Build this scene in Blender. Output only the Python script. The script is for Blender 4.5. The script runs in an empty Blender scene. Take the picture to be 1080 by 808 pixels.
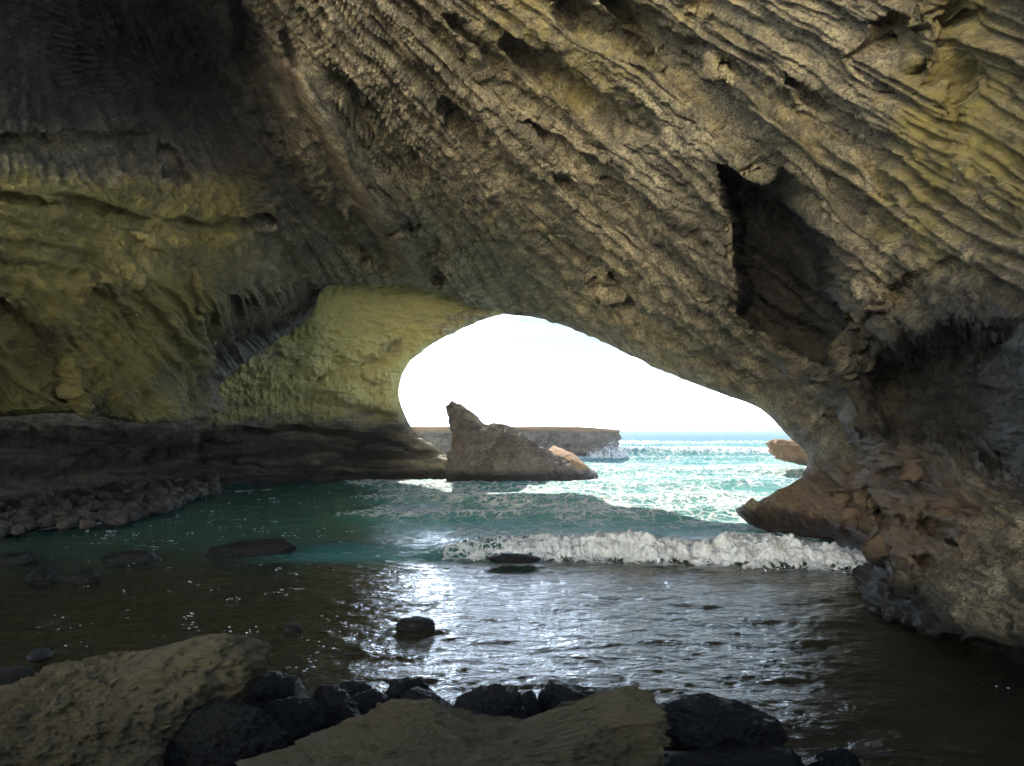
import bpy, math, random
import numpy as np
from math import radians as R

# ------------------------------------------------------------------ camera, sky, sun, exposure
sc = bpy.context.scene
F = 780.0                      # focal length in photo pixels (1080 wide)
H = 3.0                        # eye height above the water
cam = bpy.data.cameras.new('camera'); co = bpy.data.objects.new('camera', cam); sc.collection.objects.link(co)
co.location = (0, 0, H); co.rotation_euler = (R(90), 0, 0)
cam.sensor_width = 36; cam.lens = 36*F/1080; cam.shift_y = 46/1080
cam.clip_start = .05; cam.clip_end = 9000
sc.camera = co
SUN_EL, SUN_AZ = 36, -7        # degrees; azimuth from straight ahead (+Y), positive to the right
w = bpy.data.worlds.new('World'); sc.world = w; w.use_nodes = True
wt = w.node_tree; wt.nodes.clear()
def wn(t, **k):
    n = wt.nodes.new(t)
    for a, b in k.items(): setattr(n, a, b)
    return n
sky = wn('ShaderNodeTexSky', sky_type='NISHITA', sun_disc=False)
sky.sun_elevation = R(SUN_EL); sky.sun_rotation = R(SUN_AZ); sky.air_density = 1.0; sky.dust_density = .6; sky.ozone_density = 1.2
bg = wn('ShaderNodeBackground'); bg.inputs['Strength'].default_value = .15
wo = wn('ShaderNodeOutputWorld')
tc = wn('ShaderNodeTexCoord'); mp = wn('ShaderNodeMapping'); mp.inputs['Scale'].default_value = (2.2, 2.2, 15)
n1 = wn('ShaderNodeTexNoise'); n1.inputs['Scale'].default_value = 1.5; n1.inputs['Detail'].default_value = 7; n1.inputs['Roughness'].default_value = .55
cr = wn('ShaderNodeMapRange'); cr.inputs['From Min'].default_value = .44; cr.inputs['From Max'].default_value = .60; cr.inputs['To Max'].default_value = .97
def wmix(f, a_, b_, blend='MIX'):
    n = wn('ShaderNodeMix', data_type='RGBA', blend_type=blend)
    for k, v in (('Factor', f), ('A', a_), ('B', b_)):
        if isinstance(v, (int, float)): n.inputs[k].default_value = v
        elif isinstance(v, tuple): n.inputs[k].default_value = v+(1,)
        else: wt.links.new(v, n.inputs[k])
    return n.outputs['Result']
wt.links.new(tc.outputs['Generated'], mp.inputs['Vector']); wt.links.new(mp.outputs[0], n1.inputs['Vector'])
sx0 = wn('ShaderNodeSeparateXYZ'); wt.links.new(tc.outputs['Generated'], sx0.inputs[0])
ga = wn('ShaderNodeMapRange', interpolation_type='SMOOTHSTEP'); ga.inputs['From Min'].default_value = .05; ga.inputs['From Max'].default_value = .11; wt.links.new(sx0.outputs['Z'], ga.inputs['Value'])
gb = wn('ShaderNodeMapRange', interpolation_type='SMOOTHSTEP'); gb.inputs['From Min'].default_value = -.08; gb.inputs['From Max'].default_value = .06; gb.inputs['To Max'].default_value = .085; wt.links.new(sx0.outputs['X'], gb.inputs['Value'])
gm = wn('ShaderNodeMath', operation='MULTIPLY'); wt.links.new(ga.outputs[0], gm.inputs[0]); wt.links.new(gb.outputs[0], gm.inputs[1])
gs_ = wn('ShaderNodeMath', operation='SUBTRACT'); wt.links.new(n1.outputs['Fac'], gs_.inputs[0]); wt.links.new(gm.outputs[0], gs_.inputs[1])
wt.links.new(gs_.outputs[0], cr.inputs['Value'])
sx = wn('ShaderNodeSeparateXYZ'); wt.links.new(tc.outputs['Generated'], sx.inputs[0])
hi = wn('ShaderNodeMapRange', interpolation_type='SMOOTHSTEP'); hi.inputs['From Min'].default_value = .17; hi.inputs['From Max'].default_value = .40
wt.links.new(sx.outputs['Z'], hi.inputs['Value'])
# thin veil cloud near the horizon, a bright cloud deck higher up
LOW_BLUE, LOW_CLOUD, HIGH_CLOUD = (.42, .85, 1.15), (42, 51, 63), (.85, 1.05, 1.5)
pw = wn('ShaderNodeMath', operation='POWER'); wt.links.new(cr.outputs[0], pw.inputs[0]); pw.inputs[1].default_value = 1.5
low = wmix(pw.outputs[0], wmix(.9, sky.outputs[0], LOW_BLUE), LOW_CLOUD)
high = wmix(.75, sky.outputs[0], HIGH_CLOUD)
# bright unseen patch of sky added behind the camera to light the cave
bk_ = wn('ShaderNodeMapRange', interpolation_type='SMOOTHSTEP'); bk_.inputs['From Min'].default_value = .85; bk_.inputs['From Max'].default_value = .96; KEY_X = -.33
dt = wn('ShaderNodeVectorMath', operation='DOT_PRODUCT'); dt.inputs[1].default_value = (KEY_X, -math.sqrt(1-KEY_X**2), 0)
wt.links.new(tc.outputs['Generated'], dt.inputs[0]); wt.links.new(dt.outputs['Value'], bk_.inputs['Value'])
be = wn('ShaderNodeMapRange', interpolation_type='SMOOTHSTEP'); be.inputs['From Min'].default_value = .36; be.inputs['From Max'].default_value = .22
wt.links.new(sx.outputs['Z'], be.inputs['Value'])
bm_ = wn('ShaderNodeMath', operation='MULTIPLY'); wt.links.new(bk_.outputs[0], bm_.inputs[0]); wt.links.new(be.outputs[0], bm_.inputs[1])
final = wmix(bm_.outputs[0], wmix(hi.outputs[0], low, high), (62, 56, 43))
wt.links.new(final, bg.inputs['Color']); wt.links.new(bg.outputs[0], wo.inputs['Surface'])
sl = bpy.data.lights.new('sun', 'SUN'); sl.energy = 4; sl.angle = R(.53); sl.color = (1, .93, .82)
so = bpy.data.objects.new('sun', sl); sc.collection.objects.link(so)
so.rotation_euler = (R(90-SUN_EL), 0, R(180-SUN_AZ)-math.pi)
# sun stands at azimuth SUN_AZ ahead of the camera and shines towards it
import mathutils
_d = mathutils.Vector((math.sin(R(SUN_AZ))*math.cos(R(SUN_EL)), math.cos(R(SUN_AZ))*math.cos(R(SUN_EL)), math.sin(R(SUN_EL))))
so.rotation_euler = _d.to_track_quat('Z', 'Y').to_euler()
vs = sc.view_settings; vs.view_transform = 'Standard'; vs.look = 'None'; vs.exposure = 1.75; vs.gamma = 1
cy = sc.cycles; cy.use_denoising = True; cy.max_bounces = 7; cy.diffuse_bounces = 5; cy.glossy_bounces = 3
cy.transmission_bounces = 3; cy.volume_bounces = 0; cy.sample_clamp_indirect = 6; cy.caustics_reflective = False
cy.caustics_refractive = False; cy.use_adaptive_sampling = True; cy.adaptive_threshold = .018

# ------------------------------------------------------------------ numeric helpers
rng = np.random.default_rng(4)
U32 = np.uint32
def _hash(ix, iy, iz):
    ix, iy, iz = (np.asarray(v).astype(np.int32).view(U32) for v in (ix, iy, iz))
    h = ix*U32(374761393)+iy*U32(668265263)+iz*U32(2147483647)+U32(1013904223)
    h = (h ^ (h >> U32(13)))*U32(1274126177); h = (h ^ (h >> U32(16)))*U32(2246822519)
    return (h ^ (h >> U32(15))) & U32(0xffffff)
def _vn(x, y, z):
    fx, fy, fz = np.floor(x), np.floor(y), np.floor(z)
    ix, iy, iz = fx.astype(np.int32).view(U32), fy.astype(np.int32).view(U32), fz.astype(np.int32).view(U32)
    tx, ty, tz = x-fx, y-fy, z-fz
    tx = tx*tx*tx*(tx*(tx*6-15)+10); ty = ty*ty*ty*(ty*(ty*6-15)+10); tz = tz*tz*tz*(tz*(tz*6-15)+10)
    hx = ix*U32(374761393)+U32(1013904223); hx = (hx, hx+U32(374761393))
    hy = iy*U32(668265263); hy = (hy, hy+U32(668265263)); hz = iz*U32(2147483647); hz = (hz, hz+U32(2147483647))
    def hh(a, b, c):
        h = hx[a]+hy[b]+hz[c]; h = (h ^ (h >> U32(13)))*U32(1274126177); h = (h ^ (h >> U32(16)))*U32(2246822519)
        return ((h ^ (h >> U32(15))) & U32(0xffffff)).astype(np.float32)
    def lz(a, b):
        p = hh(a, b, 0); return p+tz*(hh(a, b, 1)-p)
    def ly(a):
        p = lz(a, 0); return p+ty*(lz(a, 1)-p)
    p = ly(0); return (p+tx*(ly(1)-p))*np.float32(2/float(0xffffff))-1
def vnoise(x, y, z):
    """smooth value noise, -1..1"""
    x, y, z = (np.ascontiguousarray(v, dtype=np.float32) for v in np.broadcast_arrays(x, y, z))
    sh = x.shape; x, y, z = x.ravel(), y.ravel(), z.ravel(); out = np.empty(x.size, np.float32)
    for i in range(0, x.size, 16384): out[i:i+16384] = _vn(x[i:i+16384], y[i:i+16384], z[i:i+16384])
    return out.reshape(sh).astype(np.float64)
def fbm(x, y, z, oct=5, rough=.5, lac=2.03, kind='n'):
    a, s, n = 1, 0, 0
    for k in range(oct):
        v = vnoise(x+17.3*k, y-9.1*k, z+5.7*k)
        if kind == 'r': v = 1-2*np.abs(v)**.8
        if kind == 'b': v = 2*np.abs(v)-.6
        s = s+a*v; n += a; a *= rough; x, y, z = x*lac, y*lac, z*lac
    return s/n
def sstep(a, b, x):
    t = np.clip((x-a)/(b-a), 0, 1); return t*t*(3-2*t)
def P(px, py, Y):
    px, py, Y = np.broadcast_arrays(np.asarray(px, float), np.asarray(py, float), np.asarray(Y, float))
    return np.stack([(px-540)/F*Y, Y, H+(450-py)/F*Y], -1)
class TPS:
    def __init__(s, pts):
        p = np.array(pts, float); s.c = p[:, :2]/1000; v = 1/p[:, 2]
        n = len(p); K = s.k(s.c[:, None]-s.c[None]); A = np.zeros((n+3, n+3)); A[:n, :n] = K+np.eye(n)*1e-3
        A[:n, n] = 1; A[:n, n+1:] = s.c; A[n:, :n] = A[:n, n:].T
        s.w = np.linalg.solve(A, np.r_[v, 0, 0, 0]); s.n = n
    @staticmethod
    def k(d):
        r2 = (d**2).sum(-1)+1e-9; return r2*np.log(r2)*.5
    def __call__(s, px, py):
        sh = px.shape; q = np.stack([px.ravel(), py.ravel()], -1)/1000; out = np.empty(len(q))
        for i in range(0, len(q), 60000):
            b = q[i:i+60000]; out[i:i+60000] = s.k(b[:, None]-s.c[None]) @ s.w[:s.n] + s.w[s.n] + b @ s.w[s.n+1:]
        return 1/np.clip(out.reshape(sh), 1/90, 1/3.)
def seg_dist(px, py, pts):
    """distance to a polyline and position along it 0..1, signed side"""
    best = np.full(px.shape, 1e9); tt = np.zeros(px.shape); sd = np.zeros(px.shape)
    n = len(pts)-1
    for i in range(n):
        ax, ay = pts[i]; bx, by = pts[i+1]; dx, dy = bx-ax, by-ay
        t = np.clip(((px-ax)*dx+(py-ay)*dy)/(dx*dx+dy*dy), 0, 1)
        ex, ey = px-ax-t*dx, py-ay-t*dy; d = np.hypot(ex, ey); m = d < best
        best = np.where(m, d, best); tt = np.where(m, (i+t)/n, tt); sd = np.where(m, np.sign(dx*ey-dy*ex), sd)
    return best, tt, sd
def poly_sd(px, py, poly):
    """signed distance to a polygon, negative inside"""
    d, _, _ = seg_dist(px, py, list(poly)+[poly[0]])
    ins = np.zeros(px.shape, bool); n = len(poly)
    for i in range(n):
        ax, ay = poly[i]; bx, by = poly[(i+1) % n]
        c = ((ay > py) != (by > py)) & (px < (bx-ax)*(py-ay)/((by-ay) if by != ay else 1e-9)+ax); ins ^= c
    return np.where(ins, -d, d)
def curve(pts, n, k=None):
    """resample a polyline (any dimension) smoothly, evenly by length of its first two columns"""
    p = np.array(pts, float); L = np.r_[0, np.cumsum(np.hypot(*np.diff(p[:, :2], axis=0).T))]
    m = np.gradient(p, L, axis=0)
    t = np.linspace(0, L[-1], n); i = np.clip(np.searchsorted(L, t, 'right')-1, 0, len(L)-2)
    h = (L[i+1]-L[i])[:, None]; s = ((t-L[i])[:, None])/h
    return (2*s**3-3*s**2+1)*p[i]+(s**3-2*s**2+s)*h*m[i]+(-2*s**3+3*s**2)*p[i+1]+(s**3-s**2)*h*m[i+1]

# ------------------------------------------------------------------ scene helpers
def link(o, parent=None):
    sc.collection.objects.link(o)
    if parent: o.parent = parent
    return o
def mesh_obj(name, V, Fc, mat, attrs=None, smooth=True, parent=None):
    me = bpy.data.meshes.new(name); V = np.asarray(V, np.float32).reshape(-1, 3); Fc = np.asarray(Fc, np.int32)
    k = Fc.shape[1]
    me.vertices.add(len(V)); me.vertices.foreach_set('co', V.ravel())
    me.loops.add(Fc.size); me.loops.foreach_set('vertex_index', Fc.ravel())
    me.polygons.add(len(Fc)); me.polygons.foreach_set('loop_start', np.arange(0, Fc.size, k, dtype=np.int32))
    me.polygons.foreach_set('loop_total', np.full(len(Fc), k, np.int32))
    if smooth: me.polygons.foreach_set('use_smooth', np.ones(len(Fc), bool))
    for a, v in (attrs or {}).items():
        v = np.asarray(v, np.float32)
        if v.ndim > 1 and v.shape[-1] == 3:
            at = me.attributes.new(a, 'FLOAT_VECTOR', 'POINT'); at.data.foreach_set('vector', v.reshape(-1))
        else:
            at = me.attributes.new(a, 'FLOAT', 'POINT'); at.data.foreach_set('value', v.ravel())
    me.update(); me.validate(); me.materials.append(mat)
    return link(bpy.data.objects.new(name, me), parent)
def grid_faces(nr, nc):
    i = np.arange(nr*nc).reshape(nr, nc)
    return np.stack([i[:-1, :-1], i[:-1, 1:], i[1:, 1:], i[1:, :-1]], -1).reshape(-1, 4)
def grid_normals(Pg, toward):
    a = np.gradient(Pg, axis=0); b = np.gradient(Pg, axis=1); n = np.cross(a, b)
    n /= np.linalg.norm(n, axis=-1, keepdims=True)+1e-9
    s = np.sign(((np.asarray(toward)-Pg)*n).sum(-1, keepdims=True)); s[s == 0] = 1
    return n*s
def tag(o, label=None, cat=None, group=None, kind=None):
    if label: o['label'] = label
    if cat: o['category'] = cat
    if group: o['group'] = group
    if kind: o['kind'] = kind
    return o

# ------------------------------------------------------------------ materials
class M:
    def __init__(s, name):
        s.m = bpy.data.materials.new(name); s.m.use_nodes = True; s.t = s.m.node_tree; s.t.nodes.clear()
        s.out = s.n('ShaderNodeOutputMaterial'); s.b = s.n('ShaderNodeBsdfPrincipled'); s.l(s.b.outputs[0], s.out.inputs['Surface'])
    def n(s, t, **k):
        n = s.t.nodes.new(t)
        for a, b in k.items(): setattr(n, a, b)
        return n
    def l(s, a, b): s.t.links.new(a, b)
    def set(s, sock, v):
        if hasattr(v, 'links') or isinstance(v, bpy.types.NodeSocket): s.l(v, sock)
        else: sock.default_value = v
    def coord(s, scale=(1, 1, 1), rot=(0, 0, 0), attr=None):
        if attr: o = s.n('ShaderNodeAttribute', attribute_name=attr).outputs['Vector']
        else: o = s.n('ShaderNodeNewGeometry').outputs['Position']
        m = s.n('ShaderNodeMapping'); m.inputs['Scale'].default_value = scale; m.inputs['Rotation'].default_value = rot
        s.l(o, m.inputs['Vector']); return m.outputs[0]
    def noise(s, vec, scale, detail=6, rough=.55, dist=0, typ='FBM'):
        n = s.n('ShaderNodeTexNoise'); n.noise_type = typ
        n.inputs['Scale'].default_value = scale; n.inputs['Detail'].default_value = detail
        n.inputs['Roughness'].default_value = rough; n.inputs['Distortion'].default_value = dist
        s.l(vec, n.inputs['Vector']); return n.outputs['Fac']
    def voro(s, vec, scale, feature='F1', out='Distance', rnd=1):
        n = s.n('ShaderNodeTexVoronoi', feature=feature); n.inputs['Scale'].default_value = scale; n.inputs['Randomness'].default_value = rnd
        s.l(vec, n.inputs['Vector']); return n.outputs[out]
    def math(s, op, a, b=0, c=None, clamp=False):
        n = s.n('ShaderNodeMath', operation=op, use_clamp=clamp); s.set(n.inputs[0], a); s.set(n.inputs[1], b)
        if c is not None: s.set(n.inputs[2], c)
        return n.outputs[0]
    def ramp(s, f, a, b, lo=0, hi=1):
        n = s.n('ShaderNodeMapRange', interpolation_type='SMOOTHSTEP'); s.set(n.inputs['Value'], f)
        n.inputs['From Min'].default_value = a; n.inputs['From Max'].default_value = b
        n.inputs['To Min'].default_value = lo; n.inputs['To Max'].default_value = hi; return n.outputs[0]
    def mix(s, f, a, b):
        n = s.n('ShaderNodeMix', data_type='RGBA'); s.set(n.inputs['Factor'], f)
        for k, v in (('A', a), ('B', b)):
            if isinstance(v, tuple): v = v+(1,) if len(v) == 3 else v
            s.set(n.inputs[k], v)
        return n.outputs['Result']
    def attr(s, name): return s.n('ShaderNodeAttribute', attribute_name=name).outputs['Fac']
    def bump(s, h, strength, dist, prev=None):
        n = s.n('ShaderNodeBump'); n.inputs['Strength'].default_value = strength; n.inputs['Distance'].default_value = dist
        s.l(h, n.inputs['Height'])
        if prev is not None: s.l(prev, n.inputs['Normal'])
        return n.outputs[0]

WETR = -.28
def rock_material(name, c1, c2, moss=(.25, .20, .055), rust=(.19, .13, .08), fine=1.0, wet_z=.35, uses=True):
    """weathered sandstone; vertex attributes moss, rust, wet_shade, strata carry where the rock differs or shade is painted in"""
    m = M(name); g = m.coord(); st = m.coord(attr='strata') if uses else g
    big = m.noise(g, .35, 4); mid = m.noise(g, 2.2, 6, .6); fin = m.noise(g, 14, 5, .65)
    streak = m.noise(st, 1.0, 6, .62)
    col = m.mix(m.ramp(mid, .3, .7), c1, c2)
    col = m.mix(m.ramp(streak, .42, .64, 0, .55), col, tuple(x*.5 for x in c1))
    col = m.mix(m.ramp(fin, .52, .70, 0, .5), col, tuple(min(.6, x*1.5) for x in c2))
    col = m.mix(m.ramp(m.noise(g, 17, 4, .7), .52, .40, 0, .8), col, tuple(x*.35 for x in c1))
    col = m.mix(m.ramp(m.noise(g, 1.1*fine, 7, .68, .8), .50, .60, 0, .6), col, tuple(x*.35 for x in c1))
    ms = m.math('MULTIPLY_ADD', mid, .9, m.math('SUBTRACT', m.attr('moss'), .75)) if uses else m.math('SUBTRACT', mid, .35)
    col = m.mix(m.ramp(ms, -.15, .35), col, moss)
    if uses:
        rs = m.math('MULTIPLY_ADD', big, .8, m.math('SUBTRACT', m.attr('rust'), .7))
        col = m.mix(m.ramp(rs, -.15, .3), col, rust)
    sp = m.n('ShaderNodeSeparateXYZ'); m.l(g, sp.inputs[0])
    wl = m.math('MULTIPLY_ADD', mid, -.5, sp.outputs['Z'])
    wet_shade = m.ramp(wl, wet_z-.25, wet_z+.15, 1, 0)
    if uses: wet_shade = m.math('MAXIMUM', wet_shade, m.attr('wet_shade'))  # attribute holds damp rock and, in the cave, painted shade
    col = m.mix(wet_shade, col, m.mix(.9, col, (.006, .006, .007)))
    m.l(col, m.b.inputs['Base Color'])
    m.l(m.math('MULTIPLY_ADD', wet_shade, WETR, .88), m.b.inputs['Roughness'])
    m.b.inputs['Specular IOR Level'].default_value = .35
    n = m.bump(m.noise(g, 3.2*fine, 12, .74), 1, .16/fine)
    n = m.bump(m.voro(m.coord(scale=(1, 1, 1.3)), 11*fine), .7, .05/fine, n)
    n = m.bump(m.noise(g, 30*fine, 6, .7), .8, .02/fine, n)
    if uses: n = m.bump(m.noise(st, 2.6, 10, .7), .9, .14, n)
    m.l(n, m.b.inputs['Normal'])
    return m.m
ROCK = rock_material('cave_sandstone', (.155, .128, .085), (.41, .345, .215))
FARROCK = rock_material('outer_rock', (.13, .11, .095), (.25, .21, .165), moss=(.17, .14, .05), rust=(.28, .17, .085), wet_z=.5)
BOULDER = rock_material('boulder_stone', (.032, .030, .026), (.085, .078, .062), moss=(.155, .125, .065), fine=1.6, wet_z=.1)
WETR = -.5
DARKB = rock_material('wet_boulder_stone', (.012, .012, .013), (.022, .021, .020), moss=(.03, .03, .02), fine=2.6, wet_z=.5)

# ------------------------------------------------------------------ cave roof, right wall and left overhang (one shell)
def strata_h(s, t, seed, w=1.0):
    """ledgy relief in pixel-like units: s along the beds, t across them"""
    z = np.full(s.shape, seed*3.7)
    wp = t+14*fbm(s/190, t/90, z, 3)+5*fbm(s/60, t/30, z+3, 3)
    h = 0
    for per, amp in ((58, 9), (27, 4.5), (12, 1.8)):
        x = wp/per+seed; i = np.floor(x); f = x-i
        ii = i.astype(np.int64); a = _hash(ii, ii*0+seed, ii*0+per)/float(0xffffff)
        a2 = _hash(ii+1, ii*0+seed, ii*0+per)/float(0xffffff)
        A = .25+a
        fade = sstep(-.35, .35, vnoise(s/(per*6.)+a*37, i*1.7, z))
        prof = np.where(f < .8, f/.8, (1-f)/.2)
        h = h+amp*A*fade*(prof-.5)*w
    h = h+5.5*fbm(s/95, t/22, z+8, 5, .55)+2.6*fbm(s/24, t/9, z+12, 4, .6, kind='r')
    return h

def scoops(s, t, ls, lt, seed, dens=.75):
    """lens-shaped hollows, elongated along s, steep on one long side; 0..1"""
    x, y = s/ls, t/lt; ix, iy = np.floor(x).astype(np.int64), np.floor(y).astype(np.int64); out = np.zeros(s.shape); wob = fbm(x*2.2, y*2.2, x*0+seed, 3)
    for a in (-1, 0, 1):
        for b in (-1, 0, 1):
            cx, cy = ix+a, iy+b; h1 = _hash(cx, cy, cx*0+seed)/float(0xffffff); h2 = _hash(cx, cy, cx*0+seed+31)/float(0xffffff); h3 = _hash(cx, cy, cx*0+seed+57)/float(0xffffff)
            dx = (x-(cx+.2+.6*h1))/(.45+.35*h3); dyy = (y-(cy+.2+.6*h2))/(.28+.30*h3)
            dyy = np.where(dyy < 0, dyy*1.6, dyy*.75); r2 = dx*dx+dyy*dyy
            v = np.where(h1*7 % 1 < dens, sstep(1, .55, np.sqrt(r2)+.14*wob)*(.4+h3), 0); out = np.maximum(out, v)
    return out

edge = [ # inner edge x, y  -> outer frame x, y
 (-420, 470, -760, 470), (-240, 455, -700, 440), (-100, 448, -640, 400), (0, 440, -600, 330), (80, 436, -560, 240), (150, 446, -520, 150),
 (212, 441, -500, 60), (238, 430, -490, -20), (231, 410, -480, -100), (248, 392, -470, -170), (292, 360, -440, -200), (330, 332, -380, -240),
 (342, 304, -250, -255), (372, 301, -100, -260), (400, 300, 40, -260), (455, 307, 240, -260), (495, 322, 380, -260), (530, 332, 470, -260), (565, 336, 560, -260),
 (610, 350, 700, -260), (660, 373, 840, -260), (700, 392, 980, -260), (760, 416, 1150, -260), (802, 433, 1380, -260),
 (832, 462, 1520, -200), (852, 483, 1560, 60), (846, 500, 1560, 200), (815, 520, 1560, 280), (795, 531, 1560, 330), (775, 538, 1560, 380),
 (787, 551, 1560, 430), (830, 564, 1560, 480), (882, 576, 1560, 530), (893, 600, 1560, 590), (899, 628, 1560, 640), (903, 650, 1560, 680),
 (882, 668, 1560, 720), (874, 690, 1560, 760), (886, 708, 1560, 800), (950, 722, 1560, 850), (1080, 770, 1560, 920), (1200, 840, 1560, 1000)]
D1 = TPS([(-420, 470, 12), (-240, 455, 14), (0, 440, 17), (80, 436, 18.5), (150, 446, 20.5), (238, 430, 26), (231, 410, 26.5), (292, 360, 29), (342, 304, 33),
 (400, 300, 34), (455, 307, 35), (530, 332, 38), (610, 350, 34), (700, 392, 29), (760, 416, 26), (802, 433, 24.5), (852, 483, 22.5), (815, 520, 22), (775, 538, 21.5),
 (830, 564, 20.2), (882, 576, 18.3), (893, 600, 15.6), (903, 650, 12), (880, 668, 11.4), (874, 690, 10), (950, 722, 9.3), (1080, 770, 8), (1200, 840, 6.5),
 (540, 0, 18), (540, 150, 21.5), (540, 250, 26.5), (480, 285, 31.5), (650, 250, 23), (650, 320, 27.5), (800, 0, 14.5), (800, 150, 16), (960, 0, 12), (1080, 0, 10.2), (1080, 150, 9.6), (1080, 300, 8.5), (1080, 450, 9.3),
 (1080, 560, 8.9), (1080, 640, 8.2), (1000, 560, 11), (1000, 480, 12), (950, 600, 12), (950, 660, 10.8), (900, 400, 16), (900, 500, 17.5), (860, 530, 20), (800, 300, 18.5), (720, 340, 23), (1000, 650, 9.8), (1000, 200, 11),
 (250, 0, 18.5), (330, 100, 20.5), (400, 220, 26), (0, 0, 17.5), (-100, 100, 15), (0, 200, 15.5), (0, 300, 15.6), (0, 380, 16), (100, 350, 18.5), (150, 280, 20), (250, 300, 25), (250, 350, 26.5),
 (120, 60, 22), (210, 90, 24.5), (290, 200, 25.5), (320, 260, 28.5),
 (-400, 300, 11), (-400, 0, 11), (-500, -300, 9.5), (0, -300, 11.5), (540, -300, 12.5), (1000, -350, 8.6), (1350, -300, 6.2), (1500, 0, 5.2), (1500, 400, 4.9), (1500, 700, 4.6), (1300, 600, 6), (1300, 200, 6)])
NU, NV = 1500, 520
e = curve(edge, NU)
vv = np.linspace(0, 1, NV)**1.15
g_in, g_out = e[:, :2], e[:, 2:]
px = g_in[None, :, 0]*(1-vv[:, None])+g_out[None, :, 0]*vv[:, None]
py = g_in[None, :, 1]*(1-vv[:, None])+g_out[None, :, 1]*vv[:, None]
Y = D1(px, py)
dist = vv[:, None]*np.hypot(g_out[:, 0]-g_in[:, 0], g_out[:, 1]-g_in[:, 1])[None]
# rounding of the lip
rr = 16.0
tt = np.clip(dist/rr, 0, 1); Y = Y*(1+.035*(1-np.sqrt(1-(1-tt)**2)))
# carved recesses and swellings (fraction of the distance)
def warp():
    return px+5*fbm(px/35, py/35, px*0+2, 3), py+5*fbm(px/35, py/35, px*0+7, 3)
def inset(poly, amt, soft):
    a = np.array(poly); m = (wpx > a[:, 0].min()) & (wpx < a[:, 0].max()) & (wpy > a[:, 1].min()) & (wpy < a[:, 1].max())
    o = np.zeros(px.shape); o[m] = amt*sstep(0, soft, -poly_sd(wpx[m], wpy[m], poly)); return o
def gouge(pts, wdt, amt, one=False):
    a = np.array(pts); k = wdt*2.5+6
    m = (wpx > a[:, 0].min()-k) & (wpx < a[:, 0].max()+k) & (wpy > a[:, 1].min()-k) & (wpy < a[:, 1].max()+k)
    d, t, sd = seg_dist(wpx[m], wpy[m], pts)
    w_ = wdt*np.sin(np.pi*np.clip(t, .02, .98))**.6+2
    if one: d = np.where(sd > 0, d, d*4)
    o = np.zeros(px.shape); o[m] = amt*np.exp(-(d/w_)**2*1.5); return o
wpx, wpy = warp()
dy = 0
dy = dy+inset([(754, 172), (800, 176), (838, 205), (868, 255), (905, 325), (893, 365), (862, 395), (815, 372), (775, 338), (772, 262)], .22, 22)
dy = dy+inset([(298, 60), (318, 75), (350, 120), (375, 170), (400, 215), (432, 245), (452, 285), (455, 300), (420, 290), (395, 250), (360, 190), (325, 140)], -.022, 5)
dy = dy+inset([(895, 372), (960, 345), (1010, 330), (1090, 330), (1090, 520), (1000, 505), (930, 470), (900, 430)], .24, 60)
dy = dy+inset([(885, 655), (910, 640), (960, 655), (1010, 668), (1090, 690), (1120, 800), (870, 740)], .14, 14)
dy = dy+inset([(915, 20), (960, 10), (985, 40), (970, 62), (925, 48)], .05, 16)
for p_, w_, a_ in [([(640, 0), (700, 50), (770, 120), (805, 168)], 21, .075), ([(590, 0), (620, 25), (690, 60)], 15, .055), ([(540, 50), (580, 80), (640, 120), (690, 142)], 22, .06),
                   ([(735, 0), (760, 25), (795, 48)], 8, .03), ([(760, 70), (800, 95), (860, 130), (905, 150)], 10, .03), ([(480, 20), (560, 110), (640, 160)], 12, .03),
                   ([(835, 85), (870, 115), (920, 160), (935, 200)], 15, .05), ([(995, 10), (1000, 60), (1010, 130)], 9, .03), ([(560, 130), (650, 200), (740, 260)], 12, .035),
                   ([(590, 190), (660, 240), (745, 310)], 14, .035), ([(470, 120), (560, 200), (640, 300)], 13, .03), ([(600, 300), (680, 340), (780, 400)], 9, .02),
                   ([(250, 0), (262, 60), (290, 140), (330, 220), (390, 275)], 14, .05), ([(300, 40), (322, 130), (380, 230), (402, 290)], 7, .03), ([(430, 235), (455, 260), (462, 300)], 10, .04), ([(410, 250), (440, 238)], 3, .02),
                   ([(0, 150), (60, 160), (150, 150), (200, 185)], 14, .05), ([(0, 210), (90, 222), (180, 240), (290, 235)], 9, .03), ([(120, 235), (150, 262), (200, 285), (210, 330)], 8, .03), ([(0, 320), (40, 370), (70, 420)], 20, .06),
                   ([(225, 350), (250, 335), (300, 330), (340, 308)], 14, .05), ([(930, 330), (960, 300), (1000, 280)], 10, .04), ([(870, 385), (905, 372), (925, 320)], 8, .04), ([(880, 440), (900, 500), (890, 560)], 8, .03),
                   ([(925, 535), (935, 550), (938, 558)], 9, .09), ([(948, 545), (955, 555)], 5, .05), ([(965, 550), (985, 556), (1002, 568)], 13, .10), ([(965, 585), (985, 592)], 7, .06), ([(955, 617), (972, 614)], 5, .03), ([(915, 520), (920, 530)], 5, .04), ([(900, 540), (905, 556)], 5, .04), ([(930, 580), (950, 600)], 6, .04)]:
    dy = dy+gouge(p_, w_, a_)
# swellings
for p_, w_, a_ in [([(300, 70), (345, 150), (400, 235), (440, 290)], 24, -.03), ([(940, 520), (1000, 530), (1080, 580)], 24, -.03), ([(880, 380), (900, 450), (960, 500)], 18, -.03), ([(700, 30), (830, 160), (930, 330)], 30, -.03),
                   ([(100, 300), (180, 300), (250, 310)], 60, -.05), ([(750, 190), (762, 260), (765, 330)], 16, -.02)]:
    dy = dy+gouge(p_, w_, a_)
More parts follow.
